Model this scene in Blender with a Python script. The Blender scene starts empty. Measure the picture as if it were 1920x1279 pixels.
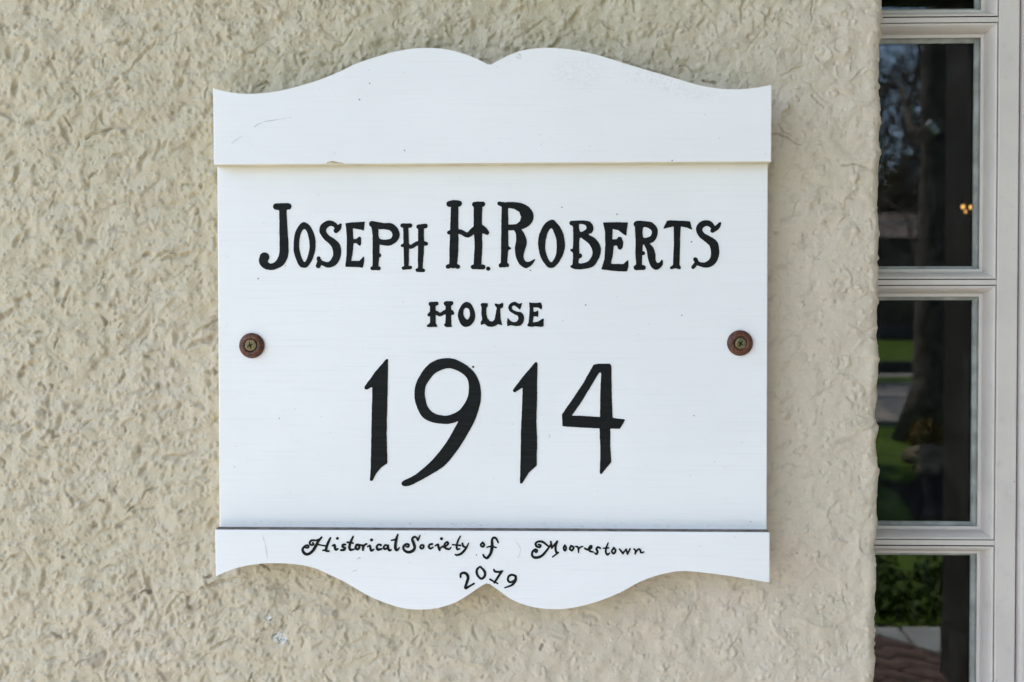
import bpy, bmesh, math, random
import numpy as np
from mathutils import Vector, Matrix

random.seed(7)
SC = bpy.context.scene
COL = SC.collection

# ------------------------------------------------------------------ camera
CAM = Vector((0.0, -0.822, 1.40))
F_PX, CXP, CYP = 1900.0, 960.0, 639.5
YAW, PITCH = math.radians(1.6), math.radians(-0.9)
fwd = Vector((-math.sin(YAW) * math.cos(PITCH), math.cos(YAW) * math.cos(PITCH), math.sin(PITCH)))
rgt = fwd.cross(Vector((0, 0, 1))).normalized()
upv = rgt.cross(fwd).normalized()
cam_d = bpy.data.cameras.new('camera')
cam = bpy.data.objects.new('camera', cam_d)
COL.objects.link(cam)
SC.camera = cam
cam.matrix_world = Matrix(((rgt.x, upv.x, -fwd.x, CAM.x), (rgt.y, upv.y, -fwd.y, CAM.y),
                           (rgt.z, upv.z, -fwd.z, CAM.z), (0, 0, 0, 1)))
cam_d.sensor_width = 36.0
cam_d.lens = F_PX / 1920 * 36
cam_d.clip_start = 0.02
cam_d.clip_end = 1000
cam_d.dof.use_dof = True
cam_d.dof.focus_distance = 0.80
cam_d.dof.aperture_fstop = 8.5

# ------------------------------------------------------------------ light
SUN_EL, SUN_AZ = math.radians(57), math.radians(222)     # compass direction the sun stands in (0 = +Y, clockwise)
world = bpy.data.worlds.new("World")
SC.world = world
world.use_nodes = True
wn = world.node_tree.nodes
wl = world.node_tree.links
bg = wn['Background']
sky = wn.new('ShaderNodeTexSky')
sky.sky_type = 'NISHITA'
sky.sun_disc = False
sky.sun_elevation = SUN_EL
sky.sun_rotation = SUN_AZ
sky.altitude = 50
sky.air_density = 1.0
sky.dust_density = 0.8
sky.ozone_density = 1.0
wl.new(sky.outputs[0], bg.inputs[0])
bg.inputs[1].default_value = 0.15
sd = bpy.data.lights.new('sun', 'SUN')
sun = bpy.data.objects.new('sun', sd)
COL.objects.link(sun)
sd.energy = 3.5
sd.angle = math.radians(0.5)
sd.color = (1.0, 0.94, 0.84)
sdir = Vector((math.sin(SUN_AZ) * math.cos(SUN_EL), math.cos(SUN_AZ) * math.cos(SUN_EL), math.sin(SUN_EL)))
sun.rotation_euler = sdir.to_track_quat('Z', 'Y').to_euler()
sun.location = (-6, -6, 8)
SC.view_settings.view_transform = 'Standard'
SC.view_settings.look = 'None'
SC.view_settings.gamma = 1.0
SC.view_settings.exposure = 1.86

# ------------------------------------------------------------------ helpers
def pix(px, py, y):
    """the point of the upright plane at depth y that the picture shows at (px, py)"""
    d = fwd * F_PX + rgt * (px - CXP) - upv * (py - CYP)
    t = (y - CAM.y) / d.y
    return CAM + d * t


def pix_np(px, py, y):
    px = np.asarray(px, float); py = np.asarray(py, float)
    d = (np.array(fwd) * F_PX)[None] + np.array(rgt)[None] * (px - CXP)[:, None] - np.array(upv)[None] * (py - CYP)[:, None]
    t = (y - CAM.y) / d[:, 1]
    return np.array(CAM)[None] + d * t[:, None]


def tag(o, label=None, cat=None, group=None, kind=None):
    if label: o['label'] = label
    if cat: o['category'] = cat
    if group: o['group'] = group
    if kind: o['kind'] = kind
    return o


def link(name, me, mats, parent=None):
    o = bpy.data.objects.new(name, me)
    COL.objects.link(o)
    if not isinstance(mats, (list, tuple)): mats = [mats]
    if not me.materials:
        for m in mats: me.materials.append(m)
    if parent:
        o.parent = parent
        # shapes are built in place: cancel the offset of a top-level parent (a part's own world matrix is already the identity)
        if parent.parent is None: o.matrix_parent_inverse = Matrix.Translation(-parent.location)
    return o


def bobj(name, bm, mats, parent=None, smooth=False):
    me = bpy.data.meshes.new(name)
    bm.normal_update()
    bm.to_mesh(me)
    bm.free()
    if smooth: me.polygons.foreach_set('use_smooth', [True] * len(me.polygons))
    return link(name, me, mats, parent)


def empty(name, loc):
    o = bpy.data.objects.new(name, None)
    COL.objects.link(o)
    o.location = loc
    o.empty_display_size = 0.05
    return o


def add_box(bm, x0, x1, y0, y1, z0, z1, bev=0.0):
    vs = [bm.verts.new(p) for p in ((x0, y0, z0), (x1, y0, z0), (x1, y1, z0), (x0, y1, z0),
                                    (x0, y0, z1), (x1, y0, z1), (x1, y1, z1), (x0, y1, z1))]
    fs = [bm.faces.new([vs[i] for i in q]) for q in ((0, 3, 2, 1), (4, 5, 6, 7), (0, 1, 5, 4), (1, 2, 6, 5), (2, 3, 7, 6), (3, 0, 4, 7))]
    if bev:
        es = {e for f in fs for e in f.edges}
        bmesh.ops.bevel(bm, geom=list(es), offset=bev, segments=2, affect='EDGES', profile=0.6)
    return fs


def add_tube(bm, pts, rads, n=8, cap=True):
    rings = []
    prev = None
    for i, p in enumerate(pts):
        p = Vector(p)
        a = Vector(pts[max(i - 1, 0)]); b = Vector(pts[min(i + 1, len(pts) - 1)])
        t = (b - a).normalized()
        if prev is None:
            u = t.orthogonal().normalized()
        else:
            u = (prev - t * prev.dot(t)).normalized()
        prev = u
        v = t.cross(u)
        rings.append([bm.verts.new(p + (u * math.cos(k * 2 * math.pi / n) + v * math.sin(k * 2 * math.pi / n)) * rads[i]) for k in range(n)])
    for a, b in zip(rings, rings[1:]):
        for k in range(n):
            bm.faces.new((a[k], a[(k + 1) % n], b[(k + 1) % n], b[k]))
    if cap:
        bm.faces.new(rings[0][::-1]); bm.faces.new(rings[-1])


# ---- 2-D gradient noise in numpy
_rng = np.random.RandomState(11)
_perm = _rng.permutation(1024)
_ang = _rng.rand(1024) * 2 * np.pi
_gx, _gy = np.cos(_ang), np.sin(_ang)


def perlin(x, y, seed=0):
    xi = np.floor(x).astype(np.int64); yi = np.floor(y).astype(np.int64)
    xf = x - xi; yf = y - yi
    def g(ix, iy, fx, fy):
        h = _perm[(_perm[(ix + seed * 37) & 1023] + iy + seed * 101) & 1023]
        return _gx[h] * fx + _gy[h] * fy
    u = xf ** 3 * (xf * (xf * 6 - 15) + 10); v = yf ** 3 * (yf * (yf * 6 - 15) + 10)
    a = g(xi, yi, xf, yf); b = g(xi + 1, yi, xf - 1, yf)
    c = g(xi, yi + 1, xf, yf - 1); d = g(xi + 1, yi + 1, xf - 1, yf - 1)
    return (a + u * (b - a) + v * (c - a + u * (a - b - c + d))) * 1.5


def fbm(x, y, oct=4, seed=0, gain=0.5):
    r = 0; amp = 1
    for k in range(oct):
        r = r + amp * perlin(x * 2 ** k, y * 2 ** k, seed + k * 3)
        amp *= gain
    return r


def sstep(a, b, x):
    t = np.clip((x - a) / (b - a), 0, 1)
    return t * t * (3 - 2 * t)


# ------------------------------------------------------------------ materials
class Mat:
    def __init__(s, name):
        s.m = bpy.data.materials.new(name); s.m.use_nodes = True
        s.n = s.m.node_tree.nodes; s.l = s.m.node_tree.links
        s.b = s.n['Principled BSDF']
        s._co = None
    def node(s, t, **kw):
        x = s.n.new(t)
        for k, v in kw.items(): setattr(x, k, v)
        return x
    def set(s, inp, v):
        if hasattr(v, 'is_linked') or isinstance(v, bpy.types.NodeSocket): s.l.new(v, inp)
        else: inp.default_value = v
    def co(s):
        if s._co is None: s._co = s.node('ShaderNodeTexCoord').outputs['Object']
        return s._co
    def mapped(s, scale, rot=(0, 0, 0)):
        m = s.node('ShaderNodeMapping')
        s.l.new(s.co(), m.inputs[0]); m.inputs['Scale'].default_value = scale; m.inputs['Rotation'].default_value = rot
        return m.outputs[0]
    def noise(s, scale, detail=4, rough=0.5, vec=None, dist=0):
        x = s.node('ShaderNodeTexNoise')
        s.l.new(vec if vec is not None else s.co(), x.inputs['Vector'])
        x.inputs['Scale'].default_value = scale; x.inputs['Detail'].default_value = detail
        x.inputs['Roughness'].default_value = rough; x.inputs['Distortion'].default_value = dist
        return x.outputs[0]
    def voro(s, scale, vec=None, feature='F1', rnd=1.0):
        x = s.node('ShaderNodeTexVoronoi', feature=feature)
        s.l.new(vec if vec is not None else s.co(), x.inputs['Vector'])
        x.inputs['Scale'].default_value = scale; x.inputs['Randomness'].default_value = rnd
        return x
    def ramp(s, fac, a, b, ca=0.0, cb=1.0):
        x = s.node('ShaderNodeMapRange', interpolation_type='SMOOTHSTEP')
        s.set(x.inputs['Value'], fac)
        x.inputs['From Min'].default_value = a; x.inputs['From Max'].default_value = b
        x.inputs['To Min'].default_value = ca; x.inputs['To Max'].default_value = cb
        return x.outputs[0]
    def mix(s, fac, a, b, mode='MIX'):
        x = s.node('ShaderNodeMix', data_type='RGBA', blend_type=mode)
        s.set(x.inputs['Factor'], fac)
        for i, c in ((6, a), (7, b)):
            if isinstance(c, tuple): c = (*c, 1.0) if len(c) == 3 else c
            s.set(x.inputs[i], c)
        return x.outputs[2]
    def math(s, op, a, b=0.0):
        x = s.node('ShaderNodeMath', operation=op)
        s.set(x.inputs[0], a); s.set(x.inputs[1], b)
        return x.outputs[0]
    def attr(s, name):
        return s.node('ShaderNodeAttribute', attribute_name=name).outputs['Fac']
    def bump(s, h, strength=0.3, dist=0.001):
        x = s.node('ShaderNodeBump')
        s.l.new(h, x.inputs['Height']); x.inputs['Strength'].default_value = strength; x.inputs['Distance'].default_value = dist
        s.l.new(x.outputs[0], s.b.inputs['Normal'])
    def color(s, c):
        if isinstance(c, tuple): c = (*c, 1.0) if len(c) == 3 else c
        s.set(s.b.inputs['Base Color'], c)
    def rough(s, r, spec=0.5, metal=0.0):
        s.set(s.b.inputs['Roughness'], r); s.b.inputs['Specular IOR Level'].default_value = spec
        s.b.inputs['Metallic'].default_value = metal


def simple(name, c, r=0.7, scale=6.0, var=0.25, spec=0.3, bump=0.0, metal=0.0, bscale=None):
    M = Mat(name)
    n = M.noise(scale, 5, 0.6)
    M.color(M.mix(M.ramp(n, 0.3, 0.7), tuple(x * (1 - var) for x in c), tuple(min(1, x * (1 + var)) for x in c)))
    M.rough(r, spec, metal)
    if bump: M.bump(M.noise(bscale or scale * 4, 4, 0.6), bump, 0.01)
    return M.m


# painted stucco
M = Mat('painted_stucco')
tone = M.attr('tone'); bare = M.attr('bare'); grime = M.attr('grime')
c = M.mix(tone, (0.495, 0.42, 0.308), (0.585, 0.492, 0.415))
fine = M.noise(260, 3, 0.6)
c = M.mix(M.ramp(fine, 0.35, 0.75, 0, 0.16), c, (0.64, 0.57, 0.49))
spk = M.voro(130, feature='F1')
spm = M.noise(25, 3, 0.6)
dots = M.math('MULTIPLY', M.ramp(spk.outputs['Distance'], 0.05, 0.13, 1, 0), M.ramp(spm, 0.56, 0.66))
c = M.mix(M.math('MULTIPLY', dots, 0.7), c, (0.07, 0.06, 0.045))
c = M.mix(M.math('MULTIPLY', grime, 0.85), c, (0.17, 0.125, 0.085))
barec = M.mix(M.ramp(M.noise(450, 3, 0.7), 0.32, 0.6), (0.20, 0.19, 0.17), (0.66, 0.63, 0.59))
c = M.mix(bare, c, barec)
M.color(c)
M.rough(0.62, 0.35)
hb = M.math('ADD', M.math('MULTIPLY', M.noise(420, 4, 0.6), 0.6), M.math('MULTIPLY', M.noise(1300, 2, 0.5), 0.25))
M.bump(hb, 0.5, 0.002)
STUCCO = M.m


Y_MAIN, Y_OVER, Y_BOT, Y_BACK = -0.022, -0.034, -0.0335, -0.0035              # fronts of the main board, of the cap and foot laid over it, and the sign's back


def board_mat(name, base, dirt=0.0):
    M = Mat(name)
    grain_v = M.mapped((14, 60, 620))
    g1 = M.noise(1.0, 4, 0.55, grain_v)
    g2 = M.noise(1.0, 3, 0.5, M.mapped((5, 20, 1500)))
    big = M.noise(6.0, 4, 0.55)
    dv = tuple(x * k for x, k in zip(base, (0.955, 0.96, 0.955)))
    c = M.mix(M.ramp(big, 0.35, 0.7), base, dv)
    c = M.mix(M.ramp(g1, 0.50, 0.75, 0, 0.42), c, tuple(x * 0.90 for x in base))
    # fly specks and dirt dots
    v = M.voro(58)
    dot = M.ramp(v.outputs['Distance'], 0.022, 0.05, 1, 0)
    pick = M.ramp(M.math('FRACT', M.math('MULTIPLY', v.outputs['Color'], 7.31)), 0.50, 0.54)
    c = M.mix(M.math('MULTIPLY', M.math('MULTIPLY', dot, pick), 0.85), c, (0.06, 0.055, 0.05))
    v2 = M.voro(150)
    dot2 = M.ramp(v2.outputs['Distance'], 0.03, 0.11, 1, 0)
    pick2 = M.ramp(M.math('FRACT', M.math('MULTIPLY', v2.outputs['Color'], 5.77)), 0.80, 0.84)
    c = M.mix(M.math('MULTIPLY', M.math('MULTIPLY', dot2, pick2), 0.4), c, (0.25, 0.25, 0.26))
    # smudges with places of their own: a scuffed band above the lower ledge, dull patches on the crest
    def smudge(px, py, y, rx, rz, rot):
        p = pix(px, py, y)
        m = M.node('ShaderNodeMapping', vector_type='TEXTURE')
        M.l.new(M.co(), m.inputs[0])
        m.inputs['Location'].default_value = p; m.inputs['Rotation'].default_value = (0, rot, 0); m.inputs['Scale'].default_value = (rx, 0.02, rz)
        ln = M.node('ShaderNodeVectorMath', operation='LENGTH'); M.l.new(m.outputs[0], ln.inputs[0])
        return M.ramp(ln.outputs['Value'], 0.35, 1.0, 1, 0)
    gr = M.noise(1.0, 4, 0.75, M.mapped((220, 300, 900)))
    g4 = M.noise(420, 4, 0.7)
    band = M.math('MULTIPLY', smudge(924, 984, Y_MAIN, 0.30, 0.0026, 0), M.ramp(gr, 0.54, 0.68))
    c = M.mix(M.math('MULTIPLY', band, 0.4), c, (0.22, 0.22, 0.23))
    crest = M.math('MULTIPLY', smudge(1255, 158, Y_OVER, 0.055, 0.011, math.radians(17)), M.ramp(g4, 0.46, 0.66))
    c = M.mix(M.math('MULTIPLY', crest, 0.17), c, (0.42, 0.37, 0.37))
    patch = M.math('MULTIPLY', smudge(1080, 135, Y_OVER, 0.03, 0.018, 0), M.ramp(g4, 0.40, 0.7))
    c = M.mix(M.math('MULTIPLY', patch, 0.22), c, (0.45, 0.44, 0.40))
    p3 = M.math('MULTIPLY', smudge(970, 104, Y_OVER, 0.006, 0.003, 0.5), M.ramp(g4, 0.45, 0.6))
    c = M.mix(M.math('MULTIPLY', p3, 0.7), c, (0.28, 0.26, 0.22))
    p4 = M.math('MULTIPLY', smudge(960, 1060, Y_OVER, 0.20, 0.02, 0), M.ramp(gr, 0.55, 0.75))
    c = M.mix(M.math('MULTIPLY', p4, 0.12), c, (0.35, 0.36, 0.42))
    M.color(c)
    M.rough(M.ramp(g1, 0.3, 0.7, 0.42, 0.55), 0.4)
    M.bump(M.math('ADD', M.math('MULTIPLY', g1, 0.7), M.math('MULTIPLY', g2, 0.5)), 0.22, 0.0007)
    return M.m


WHITE = board_mat('white_board_paint', (0.80, 0.772, 0.80))
EDGE = simple('board_edge_bounce', (0.66, 0.60, 0.43), 0.6, 40, 0.12, 0.3)  # cream edges: raw board colour plus warm bounced light painted in
LEDGE = simple('dusty_ledge', (0.17, 0.15, 0.13), 0.9, 120, 0.35, 0.1)

M = Mat('black_sign_paint')
n = M.noise(1.0, 4, 0.6, M.mapped((40, 60, 500)))
M.color(M.mix(M.ramp(n, 0.4, 0.75), (0.005, 0.0053, 0.006), (0.011, 0.0115, 0.013)))
M.rough(0.6, 0.16)
M.bump(n, 0.3, 0.0005)
BLACK = M.m
PENCIL = simple('grey_scratch', (0.54, 0.54, 0.55), 0.7, 300, 0.3)
KNOT = simple('knot_stain', (0.50, 0.38, 0.24), 0.6, 200, 0.25)

M = Mat('rusty_steel')
n = M.noise(420, 5, 0.65)
c = M.mix(M.ramp(n, 0.35, 0.65), (0.040, 0.016, 0.012), (0.14, 0.042, 0.017))
c = M.mix(M.ramp(M.noise(900, 3, 0.6), 0.62, 0.72), c, (0.28, 0.20, 0.16))
M.color(c); M.rough(0.5, 0.5, 0.25)
M.bump(n, 0.5, 0.0008)
RUST = M.m
M = Mat('brass_plated_steel')
n = M.noise(700, 4, 0.6)
M.color(M.mix(M.ramp(n, 0.35, 0.7), (0.11, 0.085, 0.04), (0.26, 0.21, 0.125)))
M.rough(0.45, 0.5, 0.75); M.bump(n, 0.3, 0.0004)
BRASS = M.m
DARKSLOT = simple('slot_grime', (0.02, 0.018, 0.012), 0.8, 300, 0.3)

M = Mat('window_paint')
n = M.noise(18, 4, 0.6)
c = M.mix(M.ramp(n, 0.35, 0.7), (0.63, 0.565, 0.54), (0.58, 0.52, 0.50))
v = M.voro(70)
dot = M.ramp(v.outputs['Distance'], 0.03, 0.09, 1, 0)
pick = M.ramp(M.math('FRACT', M.math('MULTIPLY', v.outputs['Color'], 3.17)), 0.78, 0.82)
c = M.mix(M.math('MULTIPLY', M.math('MULTIPLY', dot, pick), 0.7), c, (0.12, 0.10, 0.085))
c = M.mix(M.math('MULTIPLY', M.ramp(M.noise(60, 4, 0.7), 0.55, 0.75), 0.25), c, (0.36, 0.33, 0.29))
M.color(c); M.rough(0.42, 0.4)
M.bump(M.noise(1.0, 3, 0.6, M.mapped((160, 160, 25))), 0.07, 0.0008)
WPAINT = M.m
PUTTY = simple('glazing_putty', (0.30, 0.30, 0.29), 0.6, 60, 0.25)
CAULK = simple('joint_grime', (0.055, 0.05, 0.045), 0.8, 200, 0.3)
DUST = simple('sill_dust', (0.33, 0.32, 0.30), 0.8, 150, 0.35)

M = Mat('window_glass')
M.n.remove(M.b)
tr = M.node('ShaderNodeBsdfTransparent'); tr.inputs[0].default_value = (0.97, 0.98, 0.97, 1)
gl = M.node('ShaderNodeBsdfGlossy'); gl.inputs['Roughness'].default_value = 0.0
fr = M.node('ShaderNodeFresnel'); fr.inputs[0].default_value = 1.52
mx = M.node('ShaderNodeMixShader')
M.l.new(fr.outputs[0], mx.inputs[0]); M.l.new(tr.outputs[0], mx.inputs[1]); M.l.new(gl.outputs[0], mx.inputs[2])
df = M.node('ShaderNodeBsdfDiffuse'); df.inputs[0].default_value = (0.6, 0.6, 0.58, 1)
mx2 = M.node('ShaderNodeMixShader')
dust = M.math('MULTIPLY', M.ramp(M.noise(1.0, 5, 0.7, M.mapped((60, 60, 22))), 0.45, 0.8), 0.022)
M.l.new(dust, mx2.inputs[0]); M.l.new(mx.outputs[0], mx2.inputs[1]); M.l.new(df.outputs[0], mx2.inputs[2])
M.l.new(mx2.outputs[0], M.n['Material Output'].inputs[0])
GLASS = M.m

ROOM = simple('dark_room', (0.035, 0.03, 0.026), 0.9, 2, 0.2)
POSTM = simple('dark_post', (0.035, 0.03, 0.027), 0.6, 5, 0.3)
CEIL = simple('porch_ceiling_paint', (0.55, 0.54, 0.52), 0.7, 3, 0.08)
MORTAR = simple('mortar', (0.34, 0.31, 0.28), 0.9, 20, 0.2)
BRICKM = simple('brick_red', (0.145, 0.098, 0.082), 0.85, 7, 0.6, 0.2, 0.3, 0, 80)
SLABM = simple('bluestone', (0.40, 0.42, 0.41), 0.8, 5, 0.2)
GRASS = simple('grass_green', (0.09, 0.15, 0.018), 0.9, 3.0, 0.4, 0.15, 0.6, 0, 40)
DGRASS = simple('leaf_green', (0.075, 0.13, 0.022), 0.7, 5, 0.5, 0.3)
ROADM = simple('asphalt', (0.42, 0.38, 0.33), 0.9, 1.5, 0.15)
WALKM = simple('concrete', (0.38, 0.36, 0.33), 0.9, 3, 0.12)
MULCH = simple('mulch', (0.035, 0.026, 0.02), 0.95, 12, 0.5, 0.1, 0.8, 0, 50)
BARK = simple('bark', (0.13, 0.115, 0.10), 0.95, 7, 0.5, 0.1, 1.0, 0, 16)
STONEM = simple('low_wall_stone', (0.08, 0.075, 0.07), 0.9, 4, 0.3)
HOUSEM = simple('far_house_wall', (0.12, 0.11, 0.10), 0.9, 1, 0.2)
ROOFM = simple('far_house_roof', (0.26, 0.22, 0.19), 0.9, 2, 0.2)
DARKWIN = simple('far_window', (0.01, 0.01, 0.012), 0.2, 1, 0.2, 0.5)
SHRUBM = simple('dry_shrub', (0.22, 0.16, 0.06), 0.85, 8, 0.5)
OLIVE = simple('olive_foliage', (0.20, 0.155, 0.06), 0.85, 1.5, 0.4)
BANDM = simple('white_enamel', (0.75, 0.76, 0.78), 0.3, 5, 0.05)

# ------------------------------------------------------------------ stucco wall (relief is real geometry)
GLASS_Y = 0.092
corner_top = pix(1655, 0, 0.0); corner_bot = pix(1644, 1279, 0.0)


def axis(lo, hi, step, out_lo, out_hi):
    core = list(np.arange(lo, hi, step))
    a = []; s = step; v = lo
    while v > out_lo:
        s *= 1.25; v -= s; a.append(max(v, out_lo))
    b = []; s = step; v = core[-1]
    while v < out_hi:
        s *= 1.25; v += s; b.append(min(v, out_hi))
    return np.array(a[::-1] + core + b)


z_hi = pix(0, -70, 0).z; z_lo = pix(0, 1310, 0).z
x_lo = pix(-30, 640, 0).x
STEP = 0.00085
R_C = 0.008                                                     # radius of the rounded corner
EDGE_X = 0.0                                                    # s = 0 is where the corner begins to turn
sx = axis(x_lo - corner_top.x, R_C * math.pi / 2 + 0.012, STEP, -2.6, R_C * math.pi / 2 + 0.05)
sz = axis(z_lo, z_hi, STEP, -0.25, 3.62)
S, Z = np.meshgrid(sx, sz)
# flattened coordinates in millimetres
U = (S + corner_top.x) * 1000.0
V = (Z - 1.4) * 1000.0
right = sstep(-200, 270, U - 0.55 * V)                             # smoother float coat toward the corner
wx = fbm(U / 26, V / 26, 3, 1) * 9; wy = fbm(U / 26, V / 26, 3, 9) * 9
a = math.radians(38)
Ur = (U + wx) * math.cos(a) + (V + wy) * math.sin(a); Vr = -(U + wx) * math.sin(a) + (V + wy) * math.cos(a)
n2 = fbm(U / 7.0, V / 7.0, 2, 33, 0.5)
n3 = fbm(U / 5.2, V / 5.2, 3, 45, 0.55)
lump = fbm(U / 38, V / 38, 2, 57)
wx2 = fbm(U / 30, V / 30, 2, 201) * 6; wy2 = fbm(U / 30, V / 30, 2, 209) * 6
Us = (U + wx2) * math.cos(a) + (V + wy2) * math.sin(a); Vs = -(U + wx2) * math.sin(a) + (V + wy2) * math.cos(a)
# the coat is built from single marks: dents left by the trowel, pimples of grit, laps where wet plaster folded over
DENT = np.zeros_like(U); BUMP = np.zeros_like(U); LAP = np.zeros_like(U)
su = (sx + corner_top.x) * 1000.0; sv = (sz - 1.4) * 1000.0
JU = U + fbm(U / 4.5, V / 4.5, 2, 231) * 0.9; JV = V + fbm(U / 4.5, V / 4.5, 2, 239) * 0.9
umin, umax = (x_lo * 1000 - 8), su[-1]
vmin, vmax = (z_lo - 1.4) * 1000 - 6, (z_hi - 1.4) * 1000 + 6
rs = np.random.RandomState(5)


def rightness(u, v):
    t = min(max((u - 0.55 * v + 200) / 470.0, 0), 1)
    return t * t * (3 - 2 * t)


def window(u0, u1, v0, v1):
    i0, i1 = np.searchsorted(su, (u0, u1)); j0, j1 = np.searchsorted(sv, (v0, v1))
    return slice(j0, j1), slice(i0, i1)


def arc(u, v, L, th, curl, n=7):
    pts = [(u, v)]
    for k in range(n - 1):
        th += curl / n + rs.normal(0, 0.22)
        u += L / (n - 1) * math.cos(th); v += L / (n - 1) * math.sin(th)
        pts.append((u, v))
    return pts


def mark(pts, reach):
    """distance, side and position along a stroke, in a window round it"""
    us = [p[0] for p in pts]; vs = [p[1] for p in pts]
    w = window(min(us) - reach, max(us) + reach, min(vs) - reach, max(vs) + reach)
    pu, pv = JU[w], JV[w]
    d = np.full(pu.shape, 1e9); side = np.ones(pu.shape); tt = np.zeros(pu.shape)
    n = len(pts) - 1
    for k, ((ax, ay), (bx, by)) in enumerate(zip(pts, pts[1:])):
        vx, vy = bx - ax, by - ay
        t = np.clip(((pu - ax) * vx + (pv - ay) * vy) / (vx * vx + vy * vy + 1e-9), 0, 1)
        q = np.hypot(pu - ax - t * vx, pv - ay - t * vy)
        m = q < d
        d = np.where(m, q, d); side = np.where(m, np.sign(vx * (pv - ay) - vy * (pu - ax)), side); tt = np.where(m, (k + t) / n, tt)
    return w, d, side, tt


area = (umax - umin) * (vmax - vmin) / 1e4                        # square decimetres
for _ in range(int(area * 38)):
    u, v = rs.uniform(umin, umax), rs.uniform(vmin, vmax); r = rightness(u, v)
    if rs.rand() < 0.62 * r: continue
    th = rs.normal(0.95, 0.55) if rs.rand() < 0.62 else rs.uniform(0, math.pi)
    L = rs.gamma(2.0, 3.8) + 1.5
    wd = rs.uniform(0.75, 2.3) * (1 - 0.25 * r); dp = rs.uniform(0.5, 2.3) * (1 - 0.45 * r)
    w, d, side, tt = mark(arc(u, v, L, th, rs.normal(0, 1.0)), 9)
    tap = np.sin(np.pi * np.clip(tt * 0.8 + 0.1, 0, 1)) ** 0.7
    DENT[w] = np.maximum(DENT[w], dp * tap * np.exp(-(d / wd) ** 2.4))
    BUMP[w] = np.maximum(BUMP[w], (side > 0) * 0.35 * dp * tap * np.exp(-((d - 1.6 * wd) / (0.9 * wd)) ** 2))
for _ in range(int(area * 20)):
    u, v = rs.uniform(umin, umax), rs.uniform(vmin, vmax); r = rightness(u, v)
    if rs.rand() > 0.30 + 0.70 * r: continue
    L = rs.gamma(2.6, 4.6) + 4
    th = rs.uniform(0, 2 * math.pi); hgt = rs.uniform(0.25, 1.25); dec = rs.uniform(2.0, 7.0); sh = rs.uniform(0.35, 0.75)
    w, d, side, tt = mark(arc(u, v, L, th, rs.normal(0, 2.6), 9), 15)
    tap = np.sin(np.pi * np.clip(tt * 0.9 + 0.05, 0, 1)) ** 0.8
    LAP[w] += hgt * tap * np.where(side > 0, np.exp(-d / dec) * np.exp(-(d / 11) ** 4), np.exp(-(d / sh) ** 2))
for _ in range(int(area * 300)):
    u, v = rs.uniform(umin, umax), rs.uniform(vmin, vmax); r = rightness(u, v)
    if rs.rand() < 0.72 * r: continue
    rad = rs.gamma(2.6, 0.34) + 0.5; hgt = rad * rs.uniform(0.3, 0.75)
    w = window(u - 5, u + 5, v - 5, v + 5)
    d = np.hypot(JU[w] - u, JV[w] - v) / rad
    BUMP[w] = np.maximum(BUMP[w], hgt * np.clip(1 - d ** 2, 0, 1) ** 0.8)
for _ in range(int(area * 40)):                                    # broad cushions of plaster
    u, v = rs.uniform(umin, umax), rs.uniform(vmin, vmax); r = rightness(u, v)
    ra, rb = rs.uniform(2.2, 5.0), rs.uniform(1.6, 3.2); th = rs.uniform(0, math.pi); hgt = rs.uniform(0.35, 1.2) * (1 - 0.4 * r)
    w = window(u - 8, u + 8, v - 8, v + 8)
    du, dv = JU[w] - u, JV[w] - v
    d = np.hypot((du * math.cos(th) + dv * math.sin(th)) / ra, (-du * math.sin(th) + dv * math.cos(th)) / rb)
    BUMP[w] = np.maximum(BUMP[w], hgt * np.clip(1 - d ** 2.2, 0, 1) ** 0.7)
for _ in range(int(area * 90)):                                    # pinholes
    u, v = rs.uniform(umin, umax), rs.uniform(vmin, vmax)
    rad = rs.uniform(0.5, 1.2)
    w = window(u - 4, u + 4, v - 4, v + 4)
    DENT[w] = np.maximum(DENT[w], rs.uniform(0.4, 1.4) * np.exp(-(np.hypot(JU[w] - u, JV[w] - v) / rad) ** 2))
# lumpy ground under the marks
rough_patch = sstep(-0.35, 0.45, fbm(U / 45, V / 45, 2, 243))
H = (-DENT * (1.35 - 0.2 * right) + BUMP * (1.15 - 0.25 * right) + LAP * (0.95 + 0.5 * right)
     + lump * (1.9 - 0.6 * right) + fbm(U / 13, V / 13, 2, 181, 0.45) * (1.25 - 0.45 * right)
     + n3 * (0.30 - 0.15 * right) * (0.4 + 0.9 * rough_patch)
     + fbm(U / 2.1, V / 2.1, 2, 91) * (0.20 - 0.13 * right) * (0.35 + rough_patch))


def seg_dist(px, py, pts):
    d = np.full(px.shape, 1e9)
    for (ax, ay), (bx, by) in zip(pts, pts[1:]):
        vx, vy = bx - ax, by - ay
        t = np.clip(((px - ax) * vx + (py - ay) * vy) / (vx * vx + vy * vy + 1e-9), 0, 1)
        d = np.minimum(d, np.hypot(px - ax - t * vx, py - ay - t * vy))
    return d


def wpts(pts):
    return [((q := pix(x, y, 0)).x * 1000.0, (q.z - 1.4) * 1000.0) for x, y in pts]


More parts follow.
